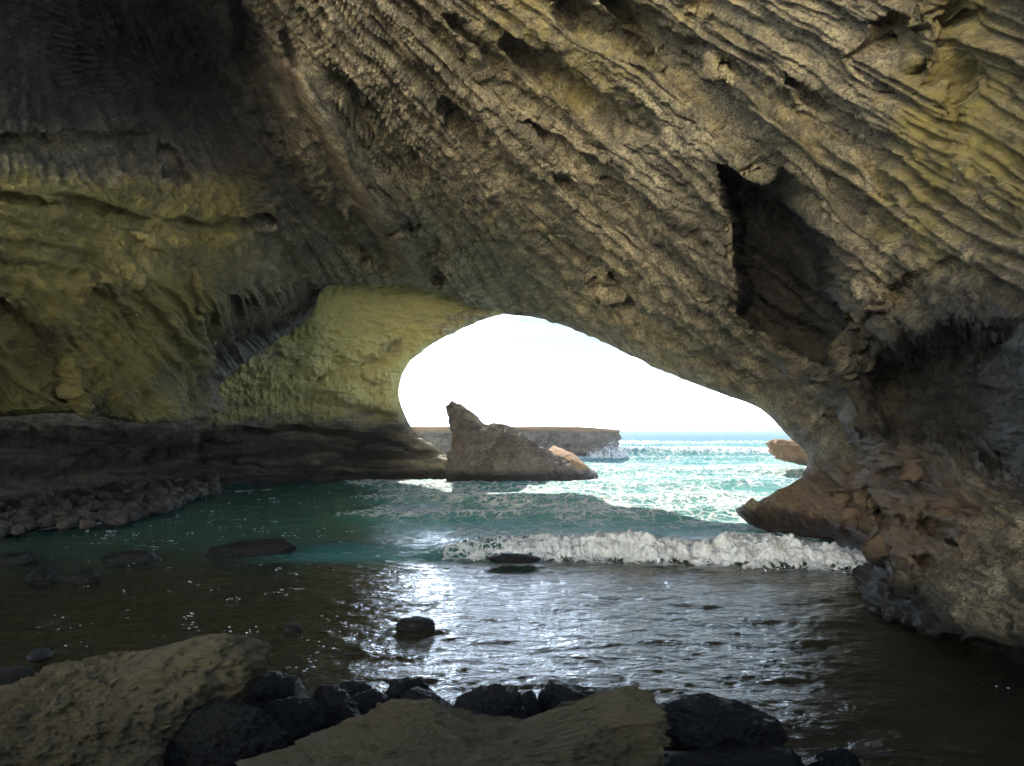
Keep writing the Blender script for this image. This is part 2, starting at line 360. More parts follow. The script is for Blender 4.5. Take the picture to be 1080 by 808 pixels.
# bed-parallel relief
th = np.arctan2(py+490, px+94); rad = np.hypot(py+490, px+94)
tA = th*1150; sA = rad
hA = strata_h(sA, tA, 1)
cB, sB = math.cos(.30), math.sin(.30)
hB = strata_h(px*cB+py*sB, (-px*sB+py*cB)*1.1, 5, .75)
cC, sC = math.cos(.9), math.sin(.9)
hC = strata_h(px*cC+py*sC, (-px*sC+py*cC)*1.1, 9, .8)
wl = sstep(330, 230, px+.25*(py-150)-20*0)*sstep(150, 210, py+30*0)          # left overhang
wlC = wl*sstep(230, 330, py-.0*px)
wr = sstep(840, 930, px)*sstep(330, 420, py)                                       # right foot
slab = np.exp(-(seg_dist(px, py, [(302, 75), (345, 150), (400, 235), (436, 290)])[0]/19)**4)
pits = -(scoops(px+8*fbm(px/30, py/30, px*0+81, 3), py, 40, 30, 71, .6)*8+scoops(px*.9+py*.4, py*.9-px*.4, 17, 13, 72, .75)*5+scoops(px, py, 8, 7, 73, .6)*1.8)
iso = pits+11*fbm(px/60, py/70, px*0+3, 6, .55)+5*fbm(px/16, py/16, px*0+4, 4, .6, kind='r')
wq = 10*fbm(px/80, py/80, px*0+21, 3)
sc_a = scoops(sA, tA+wq, 260, 36, 3)*12+scoops(sA, tA+wq, 150, 15, 5, .8)*7.5+scoops(sA, tA+wq*.5, 70, 6.5, 8, .75)*3.2
amt = .35+.75*sstep(-.2, .4, fbm(px/130, py/130, px*0+33, 3))
hA = hA*.5-sc_a*amt*1.15
hC = hC-(scoops(px*cC+py*sC, -px*sC+py*cC+wq, 90, 22, 13)*5+scoops(px*cC+py*sC, -px*sC+py*cC+wq, 30, 9, 14)*2)*amt
hB = hB-scoops(px*cB+py*sB, (-px*sB+py*cB)+wq, 110, 22, 91, .7)*6*amt
h = hA*(1-wl)*(1-wr)+1.5*hB*wl*(1-wlC)+1.5*hC*wlC+wr*(iso+.35*hC)
tr_ = sstep(700, 860, px+.4*(150-py))*sstep(400, 300, py)
crumb = 1.9*fbm(px/12, py/12, px*0+11, 5, .62, kind='r')+(3.0*fbm(sA/70, tA/7.5, px*0+17, 4, .55, kind='r')*(.3+1.2*sstep(-.2, .4, fbm(px/75, py/75, px*0+57, 3)))+1.6*fbm(sA/12, tA/3.5, px*0+19, 3, .6))*(1-wl)*(1-.7*wr)*(1-.6*tr_)+tr_*3.2*fbm(px/18, py/15, px*0+51, 5, .66, kind='r')-1.6*fbm(px/8, py/8, px*0+23, 3, .6, kind='b')+wl*2.6*fbm((px*cC+py*sC)/60, (-px*sC+py*cC)/7, px*0+29, 4, .55, kind='r')
cmod = .55+.6*sstep(-.3, .4, fbm(px/60, py/60, px*0+41, 3))
h = h-scoops(px*.8+py*.5, py*.8-px*.5, 17, 8, 77, .75)*3.2*sstep(600, 720, px)*sstep(150, 60, dist)*(1-wr)
h = h*(1-.85*slab)+crumb*cmod*(1-.75*slab)
h = h*(.22+.78*sstep(0, 26, dist)**.6)
Y2 = Y*(1+dy)
Pg = P(px, py, Y2)
N = grid_normals(Pg, (0, 0, 3))
# pitted erosion in metres
pit = fbm(Pg[..., 0]*2.6, Pg[..., 1]*2.6, Pg[..., 2]*2.6, 4, .55, kind='b')
Pg = Pg+N*(h*Y/F)[..., None]*1.35 - N*(pit*.05*(1-slab))[..., None]
moss = .06+.56*wl+.34*np.exp(-(((px-960)/110)**2+((py-200)/120)**2))+.18*np.exp(-(((px-640)/160)**2+((py-30)/140)**2))+.15*sstep(700, 1000, px)*sstep(330, 100, py)+.3*fbm(px/90, py/90, px*0, 3)
rust = .95*np.exp(-(((px-930)/110)**2+((py-540)/65)**2))+.25*slab
wet_shade = .75*sstep(.15, .9, 1-np.abs((px-1000)/190))*sstep(330, 380, py)*sstep(500, 440, py)  # shade of the right-hand hollow painted into the colour
wet_shade = np.maximum(wet_shade, .93*sstep(40, -35, poly_sd(wpx, wpy, [(850, 395), (900, 365), (960, 335), (1030, 300), (1200, 300), (1200, 545), (1080, 520), (1010, 495), (950, 470), (905, 490), (880, 450)])))  # painted shade of the same hollow, wider
wet_shade = np.maximum(wet_shade, np.clip(.42+.7*fbm(px/45, py/35, px*0+71, 4, .6), 0, .8)*sstep(800, 900, px)*sstep(350, 400, py)*sstep(560, 500, py))
wet_shade = np.maximum(wet_shade, np.clip(.25+.9*fbm(px/40, py/16, px*0+73, 4, .6), 0, .7)*sstep(690, 760, px)*sstep(110, 40, dist)*sstep(500, 470, py))
wet_shade = np.maximum(wet_shade, .97*sstep(60, -30, poly_sd(px, py, [(-300, -300), (225, -300), (262, 60), (300, 170), (330, 250), (270, 210), (200, 170), (120, 130), (-300, 150)])))  # deep shade of the upper-left recess painted as dark rock
wet_shade = np.maximum(wet_shade, .85*sstep(22, -8, poly_sd(wpx, wpy, [(345, 303), (330, 335), (292, 362), (248, 394), (231, 412), (225, 400), (250, 350), (300, 335)])))  # shadowed end of the left overhang painted dark
wet_shade = np.maximum(wet_shade, .8*sstep(12, -20, poly_sd(wpx, wpy, [(885, 655), (910, 640), (960, 655), (1010, 668), (1090, 690), (1120, 800), (870, 740)])))  # shade beneath the right foot painted into the rock colour
wet_shade = np.maximum(wet_shade, .88*sstep(18, -14, poly_sd(wpx, wpy, [(754, 172), (800, 176), (838, 205), (868, 255), (905, 325), (893, 365), (862, 395), (815, 372), (775, 338), (772, 262)])))  # notch filled with painted shade
wet_shade = np.maximum(wet_shade, wl*np.clip(.12+.9*fbm(px/55, py/40, px*0+61, 4, .6), 0, .75))
strA = np.stack([sA*Y/F*.35, tA*Y/F*1.6, 0*px], -1); wlm = (wl > .5)[..., None]
strB = np.stack([(px*cC+py*sC)*Y/F*.35, (-px*sC+py*cC)*Y/F*1.6, 0*px+5], -1)
strata = np.where(wlm, strB, strA)
# outer side of the lip: rows that run back over the edge and up the seaward face
back = []
o_dir = (g_out-g_in)/np.hypot(*(g_out-g_in).T)[:, None]
for a_, b_ in ((1.5, 200), (1.1, 120), (.9, 70), (.8, 40), (.7, 24), (.6, 12), (.45, 5), (.25, 1)):
    q = g_in+o_dir*b_; back.append(P(q[:, 0], q[:, 1], 0*q[:, 0]+Y[0])*1.0 + np.stack([0*Y[0], 0*Y[0]+a_*1.2, 0*Y[0]], -1)*1.0)
    b = back[-1]; yy = b[:, 1]; b[:, 0] = (q[:, 0]-540)/F*yy; b[:, 2] = H+(450-q[:, 1])/F*yy
Bk = np.array(back); Bk += .25*fbm(Bk[..., 0]*1.1, Bk[..., 1]*1.1, Bk[..., 2]*1.1, 4)[..., None]*np.linspace(1.5, 0, len(back))[:, None, None]
# skirt that runs back past the camera
sk = []
for k, (oy, sc_) in enumerate(((.1, 1.02), (.1, 1.08))):
    q = Pg[-1].copy(); q[:, 1] -= oy; q[:, 0] *= sc_; q[:, 2] = H+(q[:, 2]-H)*sc_; sk.append(q)
Sk = np.array(sk)
full = np.concatenate([Bk, Pg, Sk], 0)
def padrow(a):
    return np.concatenate([np.repeat(a[:1], len(Bk), 0), a, np.repeat(a[-1:], len(Sk), 0)], 0)
# the seaward face really rises: keep the first row high
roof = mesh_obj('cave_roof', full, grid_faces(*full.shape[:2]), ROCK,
    dict(moss=padrow(moss), rust=padrow(rust), wet_shade=padrow(wet_shade), strata=padrow(strata)))
tag(roof, 'streaked brown sandstone roof and walls arching over the pool', 'cave', kind='structure')

# ------------------------------------------------------------------ far cave wall, left of the opening
rb = [(470, 530), (480, 512), (479, 490), (462, 474), (440, 462), (427, 441), (420, 414), (428, 388), (455, 364), (495, 343), (530, 331), (575, 318)]
D2 = TPS([(478, 505, 42), (440, 460, 41), (420, 412, 40.6), (455, 364, 39.8), (530, 331, 39), (575, 318, 38.5), (350, 512, 41.5), (350, 480, 41.2), (350, 440, 39.5), (350, 380, 38), (350, 300, 35.8),
  (240, 512, 38.5), (240, 420, 36.5), (240, 300, 33), (100, 515, 32), (100, 400, 29.5), (0, 520, 27), (0, 400, 25), (-200, 540, 19.5), (-200, 250, 19.5), (-700, 620, 11), (-700, 100, 12), (100, 100, 40), (220, 60, 46), (-200, 60, 24), (440, 420, 40.2), (300, 470, 40)])
NU, NV = 900, 330
rc = curve(rb, NV); vv = np.linspace(0, 1, NV)
lc = np.stack([np.full(NV, -760.), 690-640*vv], -1)
uu = np.linspace(0, 1, NU)**.8
base_y = rc[0, 1]
px = lc[:, None, 0]*(1-uu[None])+rc[:, None, 0]*uu[None]
py = lc[:, None, 1]*(1-uu[None])+rc[:, None, 1]*uu[None]
# keep the foot of the wall close to the waterline instead of a straight slant
py = py+(1-vv[:, None])**2*(-60*np.sin(np.pi*np.clip((px+760)/1240, 0, 1)))
Y = D2(px, py)
dist = np.hypot(px-rc[:, None, 0], py-rc[:, None, 1])
tt = np.clip(dist/14, 0, 1); Y = Y*(1+.03*(1-np.sqrt(1-(1-tt)**2)))
wpx, wpy = warp()
dy = 0
dy = dy+inset([(200, 452), (300, 446), (372, 452), (440, 470), (470, 482), (440, 488), (330, 480), (200, 490)], .035, 10)
dy = dy+inset([(-300, 400), (0, 440), (120, 448), (210, 452), (262, 468), (180, 492), (60, 508), (-300, 520)], .10, 34)
for p_, w_, a_ in [([(380, 470), (400, 468), (425, 474)], 8, .03), ([(385, 400), (383, 390), (395, 384)], 4, .012), ([(240, 430), (330, 425), (410, 440)], 9, .012), ([(330, 400), (360, 385), (400, 380), (420, 360)], 8, .012), ([(300, 400), (310, 380)], 9, .01), ([(340, 497), (470, 496)], 3, -.01), ([(250, 485), (400, 490), (470, 487)], 5, -.012)]:
    dy = dy+gouge(p_, w_, a_)
Y2 = Y*(1+dy)
up = sstep(468, 408, py+20*fbm(px/50, py/20, px*0+5, 4))
hu = strata_h(px*.96+py*-.28, (px*.28+py*.96)*1.5, 3, .35)*.55-4.5*fbm(px/16, py/13, px*0, 5, .62, kind='b')+9*fbm(px/40, py/32, px*0, 5, .55)+3*fbm(px/8, py/7, px*0, 4, .6, kind='r')
hl = strata_h(px, py*2.2, 7, .5)*.6+2.5*fbm(px/14, py/8, px*0+3, 5, .6)
h = (hu*up+hl*(1-up))*(.25+.75*sstep(0, 18, dist)**.7)*1.1
Pg = P(px, py, Y2); N = grid_normals(Pg, (0, 0, 3)); Pg = Pg+N*(h*Y/F)[..., None]
moss = (.62*sstep(520, 400, px)+.15+.9*fbm(px/45, py/26, px*0, 5, .6))*up
rust = .1*(1-up)+.25*sstep(478, 492, py)
wet_shade = np.clip(.9*(1-up)*sstep(475, 400, px)+.5*(fbm(px/30, py/9, px*0+9, 4))*(1-up), 0, .92)  # damp foot, darkened further to the left as painted shade under the overhang
strata = np.stack([px*Y/F*.4, py*Y/F*1.5, 0*px], -1)
bk = []
for a_, b_ in ((.4, 0), (1.2, 8), (3, 20), (6, 50), (10, 120)):
    q = rc[:, :2].copy(); q[:, 0] -= b_; yy = Y[:, -1]+a_; bk.append(P(q[:, 0], q[:, 1], yy))
Bk = np.stack(bk, 1)
full = np.concatenate([Pg, Bk], 1)
tops = []
for k_ in (1, 3, 6):
    q = full[-1].copy(); q[:, 2] += 1.3*k_; q[:, 1] += .35*k_; tops.append(q)
full = np.concatenate([full, np.array(tops)], 0)
def pad(a):
    a = np.concatenate([a, np.repeat(a[:, -1:], Bk.shape[1], 1)], 1); return np.concatenate([a, np.repeat(a[-1:], 3, 0)], 0)
LITROCK = rock_material('mossy_lit_sandstone', (.36, .31, .19), (.62, .56, .38), moss=(.46, .40, .155), rust=(.19, .13, .08))  # cave sandstone in lighter colours, standing in for skylight on this wall
wall = mesh_obj('cave_wall', full, grid_faces(*full.shape[:2]), LITROCK, dict(moss=pad(moss), rust=pad(rust), wet_shade=pad(wet_shade), strata=pad(strata)))
tag(wall, 'mossy far wall of the cave left of the opening, coloured as if lit', 'cave wall', kind='structure')

# ------------------------------------------------------------------ the cave behind the camera: left open, unseen sand added to bounce sunlight in
REAR_Y = -4.0
nu, nv = 200, 110
a = np.linspace(0, 2*np.pi, nu); b = np.linspace(0, np.pi/2*.999, nv)      # around the vertical, up to the zenith
aa, bb = np.meshgrid(a, b)
cx, cyy, rx, ry, rz = -1.0, 3.0, 16.0, 17.0, 13.5
Pg = np.stack([cx+rx*np.cos(bb)*np.sin(aa), cyy+ry*np.cos(bb)*np.cos(aa), -2+(rz+2)*np.sin(bb)], -1)
Pg *= (1+.05*fbm(Pg[..., 0]*.25, Pg[..., 1]*.25, Pg[..., 2]*.25, 5))[..., None]
fc = grid_faces(nv, nu); cen = Pg.reshape(-1, 3)[fc].mean(1)
rg = fbm(cen[:, 0]*.4, cen[:, 1]*.4, cen[:, 2]*.4, 3)
keep = (cen[:, 1] < 5.5) & (cen[:, 1] > REAR_Y+.8*rg) & (cen[:, 2] < np.where(cen[:, 0] < -3, 14, 5.5)+rg)  # unseen left wall kept tall to shade the overhang, rest cut open for light
z_ = np.zeros(nu*nv)
rear = mesh_obj('unseen_cave_rear', Pg, fc[keep], ROCK, dict(moss=z_+.4, rust=z_, wet_shade=z_, strata=Pg.reshape(-1, 3)*.5))
tag(rear, 'unseen rough sandstone vault behind the viewer, left wall kept tall for shade', 'cave wall', kind='structure')

# ------------------------------------------------------------------ seabed and added unseen shore
nr, nc = 160, 220
yy = np.r_[np.linspace(-2, 60, nr-1), 1300.]; xx = np.r_[-1000., np.linspace(-40, 40, nc-2), 1000.]
X, Yg = np.meshgrid(xx, yy)
Z = -1.0+1.9*sstep(8.2, 3.0, Yg)+.25*fbm(X*.5, Yg*.5, X*0, 4)-2*sstep(14, 30, Yg)
dl = sstep(3.5, -2.5, (X+12.5)+.30*(Yg-20)*0-0.13*(Yg-27))*sstep(13, 19, Yg)*sstep(42, 34, Yg)
Z = Z*(1-dl)+(.25+.15*fbm(X, Yg, X*0+2, 3))*dl
z_ = 0*X
seabed = mesh_obj('seabed', np.stack([X, Yg, Z], -1), grid_faces(nr, nc), BOULDER, dict(moss=z_+.3, rust=z_, wet_shade=z_+.6, strata=np.stack([X, Yg, Z], -1)))
tag(seabed, kind='structure')

nr, nc = 90, 160
X, Yg = np.meshgrid(np.linspace(-45, 45, nc), -1.2-70*np.linspace(0, 1, nr)[::-1]**2.2)
Z = .75+.035*(-1.5-Yg)+2.45*np.exp(-((Yg+2.3)/.6)**2)*sstep(14, 5, np.abs(X))+.12*fbm(X*.4, Yg*.4, X*0, 4)+.10*np.abs(fbm(X*1.5, Yg*1.5, X*0, 4))*sstep(-10, -2, Yg)  # includes an unseen ridge added behind the camera to shade the foreground boulders
ms_ = M('bounce_sand'); ms_.l(ms_.mix(ms_.ramp(ms_.noise(ms_.coord(), 1.2), .3, .7), (.56, .47, .33), (.66, .58, .44)), ms_.b.inputs['Base Color']); ms_.b.inputs['Roughness'].default_value = .95
tag(mesh_obj('bounce_beach', np.stack([X, Yg, Z], -1), grid_faces(nr, nc), ms_.m), kind='structure')  # unseen sand added as a reflector for the cave roof

# unseen pale rock face added behind the viewer to bounce sunlight into the cave
X, Zg = np.meshgrid(np.linspace(-40, 40, 150), np.linspace(-1, 6, 60))
Yg = -22-.30*Zg+1.6*fbm(X*.2, Zg*.3, X*0, 5)+.5*fbm(X*.9, Zg*2, X*0+4, 4)
mc_ = M('bounce_sandstone'); mc_.l(mc_.mix(mc_.ramp(mc_.noise(mc_.coord(scale=(.4, .4, 2)), 1.2), .3, .7), (.48, .41, .29), (.60, .53, .40)), mc_.b.inputs['Base Color']); mc_.b.inputs['Roughness'].default_value = .95
tag(mesh_obj('bounce_cliff', np.stack([X, Yg, Zg], -1), grid_faces(*X.shape), mc_.m), kind='structure')

# ------------------------------------------------------------------ water
def water_material():
    m = M('sea_water'); g = m.coord()
    sp = m.n('ShaderNodeSeparateXYZ'); m.l(g, sp.inputs[0])
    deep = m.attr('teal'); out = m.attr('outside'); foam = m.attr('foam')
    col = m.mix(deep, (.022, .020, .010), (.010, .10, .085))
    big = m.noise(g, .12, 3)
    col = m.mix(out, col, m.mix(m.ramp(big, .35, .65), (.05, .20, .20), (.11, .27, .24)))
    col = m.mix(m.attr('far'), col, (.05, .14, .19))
    # foam lace
    gs = m.coord(scale=(1, .75, 1))
    wv = m.noise(gs, .8, 3)
    vmix = m.n('ShaderNodeVectorMath', operation='ADD'); m.l(gs, vmix.inputs[0])
    vs_ = m.n('ShaderNodeVectorMath', operation='SCALE'); nc_ = m.n('ShaderNodeTexNoise'); nc_.inputs['Scale'].default_value = 1.3; nc_.inputs['Detail'].default_value = 4
    m.l(gs, nc_.inputs['Vector']); m.l(nc_.outputs['Color'], vs_.inputs[0]); vs_.inputs['Scale'].default_value = 1.1; m.l(vs_.outputs[0], vmix.inputs[1])
    v1 = m.voro(vmix.outputs[0], 1.5, 'DISTANCE_TO_EDGE'); v2 = m.voro(vmix.outputs[0], 4.5, 'DISTANCE_TO_EDGE')
    lace = m.math('MAXIMUM', m.ramp(v1, .02, .16, 1, 0), m.math('MULTIPLY', m.ramp(v2, .02, .2, 1, 0), .8))
    lace = m.math('ADD', lace, m.math('MULTIPLY', m.noise(g, 6, 6, .7), .7))
    fo = m.ramp(m.math('ADD', m.math('MULTIPLY', foam, 1.9), m.math('SUBTRACT', lace, 1.95)), -.3, .35)
    col = m.mix(m.math('MULTIPLY', fo, m.ramp(m.noise(g, 3.5, 6, .7), .25, .6, .55, 1)), col, (.60, .63, .64))
    m.l(col, m.b.inputs['Base Color'])
    m.l(m.math('MULTIPLY_ADD', fo, .6, m.math('MULTIPLY_ADD', out, .12, .08)), m.b.inputs['Roughness'])
    m.b.inputs['IOR'].default_value = 1.45; m.l(m.math('MULTIPLY_ADD', out, -.5, 1.0), m.b.inputs['Specular IOR Level'])
    gw = m.coord(scale=(.55, 1.0, 1))
    n = m.bump(m.noise(gw, 4.5, 6, .55, .8), .8, .065)
    n = m.bump(m.noise(gw, 19, 4, .55, .6), .6, .018, n)
    n = m.bump(m.math('MULTIPLY', fo, m.noise(g, 9, 5, .65)), .8, .08, n)
    m.l(n, m.b.inputs['Normal'])
    df = m.n('ShaderNodeBsdfDiffuse'); m.l(col, df.inputs['Color']); m.l(n, df.inputs['Normal'])
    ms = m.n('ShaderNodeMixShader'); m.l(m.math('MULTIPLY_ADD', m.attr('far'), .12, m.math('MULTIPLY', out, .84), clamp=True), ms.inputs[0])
    m.l(m.b.outputs[0], ms.inputs[1]); m.l(df.outputs[0], ms.inputs[2]); m.l(ms.outputs[0], m.out.inputs['Surface'])
    return m.m
WATER = water_material()
ys = 3/np.linspace(700/F, 92/F, 520)                                   # even steps in view for the near pool
ys = np.unique(np.r_[ys[ys < 15], np.arange(15, 19, .03), np.geomspace(19, 80, 420), np.geomspace(80, 1300, 90), np.arange(-16, 3.3, .5)])
ux = np.r_[-5, -2.5, -1.5, np.linspace(-1.0, .95, 1150), 1.5, 2.5, 5]
U, Yg = np.meshgrid(ux, ys)
X = U*np.maximum(Yg, 6)
z0 = X*0
px = 540+U*F
inside = sstep(24, 18, Yg)
wavescale = np.clip(Yg/14, .6, 3)
Z = .042*fbm(X*1.0, Yg*2.0, z0, 4, .5)+.020*fbm(X*2.8+.8*fbm(X, Yg, z0, 2), Yg*6, z0+3, 4, .5)*sstep(40, 15, Yg)
swell = sstep(19, 26, Yg)
Z = Z+swell*(.14*fbm(X*.25, Yg*.55, z0+6, 4, .55)+.05*fbm(X*1.2, Yg*1.6, z0+9, 4))*sstep(400, 80, Yg)
# breaker that runs into the cave
Yc = 16.9+.5*np.sin(X*.45+1)-.06*X+.25*fbm(X*.6, z0, z0+4, 3)
hc = .46*sstep(-3.4, 1.0, X)*sstep(8.6, 6.2, X)*(1+.6*fbm(X*.8, z0, z0+8, 3))+.10*sstep(-9, -5, X)*sstep(-2, -5, X)
dd = Yg-Yc
prof = np.where(dd < 0, np.exp(-(dd/.42)**2), np.exp(-(dd/1.7)**2))
br = hc*prof
foamB = sstep(-2.2, .9, X+1.0*.6*fbm(X, Yg, z0+5, 3))*sstep(8.8, 7.8, X)*np.where(dd < 0, sstep(-.95, -.45, dd+.18*fbm(X*2, Yg*2, z0, 3)), sstep(4.5, .6, dd)*.9)
puff = fbm(X*2.6, Yg*2.6, br*4+3, 5, .58, kind='b')
Z = Z+br+foamB*np.exp(-(dd/1.1)**2)*(puff+.1)*.26*(hc > .02)+foamB*np.exp(-(dd/1.1)**2)*.045*fbm(X*9, Yg*9, br*12, 3, .6, kind='b')
Y3 = Yg-foamB*np.exp(-(dd/.8)**2)*(.16*fbm(X*3.2, Yg*3.2, z0+7, 4, .6, kind='b')+.1)*1.0
# second and third breakers out at sea
foam = foamB*.95
for Y0, hh, x0, x1, wd, fs in ((72, .9, 6, 60, 1.8, 1.0), (64, .35, 2, 40, 1.5, .75), (47, .35, -1, 30, 1.6, .7), (36, .30, -8, 12, 1.3, .6), (29, .28, -6, 9, 1.0, .72), (110, .9, 15, 90, 2.5, .8), (24.5, .22, -5, 8, .9, .8)):
    yc = Y0+Y0*.02*np.sin(X*6/Y0+Y0)+.02*Y0*fbm(X*4/Y0, z0, z0+Y0, 3)
    d_ = Yg-yc; pr = np.where(d_ < 0, np.exp(-(d_/wd)**2), np.exp(-(d_/(wd*3))**2))*sstep(x0-3, x0+1, X)*sstep(x1+3, x1-1, X)
    Z = Z+hh*pr*(1+.3*puff); foam = np.maximum(foam, fs*pr*(.72+.4*fbm(X*12/Y0, Yg*12/Y0, z0+Y0, 3)))
surf = swell*sstep(95, 50, Yg)*(.44+.34*fbm(X*.35, Yg*.5, z0+2, 4, .6))*sstep(-.22, -.12, U+.02)
surf = np.maximum(surf, sstep(18, 20, Yg)*sstep(30, 24, Yg)*(.38+.40*fbm(X*.5, Yg*.7, z0+12, 4))*sstep(-.17, -.05, U))
foam = np.maximum(foam, surf)
# thin foam trails in the calm left pool
tr = fbm(X*.55, Yg*1.6, z0+15, 5, .6, kind='r')
foam = np.maximum(foam, sstep(.45, .9, tr)*.52*sstep(7, 12, Yg)*sstep(36, 24, Yg)*sstep(.1, -.1, U))
def foamline(pts, wd, amt):
    q = np.array([(P(a, 450+H*F/d, d)[0], d) for a, d in pts]); m = (Yg < 60) & (Yg > 5); o = np.zeros(X.shape)
    d, _, _ = seg_dist(X[m]+.25*fbm(X[m]*1.5, Yg[m]*1.5, z0[m]+31, 3), Yg[m], q); o[m] = amt*np.exp(-(d/wd)**2)*(.75+.5*fbm(X[m]*2, Yg[m]*2, z0[m]+33, 3)); return o
foam = np.maximum(foam, foamline([(470, 38.5), (500, 37), (560, 36.6), (625, 37.5), (632, 41)], .7, 1.0))
foam = np.maximum(foam, foamline([(-60, 20.5), (0, 21), (60, 22.2), (130, 24), (210, 33), (350, 38), (476, 41)], .30, .8))
foam = np.maximum(foam, foamline([(775, 20.6), (830, 20), (882, 18)], .5, .8))
foam = np.maximum(foam, .62*sstep(-1.6, -.5, dd)*(dd < 0)*(hc > .2)*(.8+.5*fbm(X*1.2, Yg*2, z0+37, 3)))
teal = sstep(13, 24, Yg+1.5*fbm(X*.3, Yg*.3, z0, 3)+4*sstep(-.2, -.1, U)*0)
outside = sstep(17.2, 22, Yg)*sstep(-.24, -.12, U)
# green face of the breaker at its left end
outside = np.maximum(outside, .8*sstep(-6.5, -4, X)*sstep(15.8, 16.8, Yg)*sstep(20, 18, Yg)*sstep(1, -3, X))
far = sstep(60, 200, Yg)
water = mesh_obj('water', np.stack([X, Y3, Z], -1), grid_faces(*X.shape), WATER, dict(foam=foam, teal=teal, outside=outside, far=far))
tag(water, kind='structure')

# froth tumbling down the front of the breaker
def ico_raw(n):
    import bmesh
    bm = bmesh.new(); bmesh.ops.create_icosphere(bm, subdivisions=n, radius=1); bm.verts.ensure_lookup_table()
    V = np.array([v.co[:] for v in bm.verts]); Fc = np.array([[v.index for v in f.verts] for f in bm.faces]); bm.free(); return V, Fc
vi, fi = ico_raw(2); r = np.random.default_rng(21); n = 2600
fx = r.uniform(-3.4, 8.3, n)
ycr = 16.9+.5*np.sin(fx*.45+1)-.06*fx+.25*fbm(fx*.6, fx*0, fx*0+4, 3)
hcr = .46*sstep(-3.4, 1.0, fx)*sstep(8.4, 6.2, fx)*(1+.6*fbm(fx*.8, fx*0, fx*0+8, 3))
dyy = -np.abs(r.normal(size=n))*.42+r.uniform(-.1, .45, n); lump = fbm(fx*1.6, dyy*2, fx*0+2, 3)
zz = hcr*np.exp(-(np.minimum(dyy, 0)/.45)**2)*np.exp(-(np.maximum(dyy, 0)/1.6)**2)+.05*lump+np.abs(r.normal(size=n))*.05*r.uniform(0, 1, n)**3+r.normal(size=n)*.015
rad_ = r.gamma(1.4, .006, n)+.005; rad_ = rad_*(.6+.6*hcr)
keep_ = (hcr > .16) & (lump > -.5+.5*(dyy < -.3)); fx, ycr, zz, rad_, dyy = (a_[keep_] for a_ in (fx, ycr, zz, rad_, dyy)); n = len(fx)
cen = np.stack([fx, ycr+dyy-.16, zz-.45*rad_-.01], -1)
V0 = vi[None]*(rad_[:, None, None]*r.uniform(.7, 1.4, (n, 1, 3)))+cen[:, None]
V0 = V0.reshape(-1, 3); V0 = V0+.012*np.stack([fbm(V0[:, 0]*22, V0[:, 1]*22, V0[:, 2]*22+k_, 2) for k_ in (0, 9, 18)], -1)
F0 = (fi[None]+(np.arange(n)*len(vi))[:, None, None]).reshape(-1, 3)
mf0 = M('white_froth'); mf0.b.inputs['Base Color'].default_value = (.62, .66, .70, 1); mf0.b.inputs['Roughness'].default_value = .8
mf0.l(mf0.bump(mf0.noise(mf0.coord(), 35, 5, .7), .8, .03), mf0.b.inputs['Normal'])
tag(mesh_obj('sea_foam', V0, F0, mf0.m), kind='stuff')

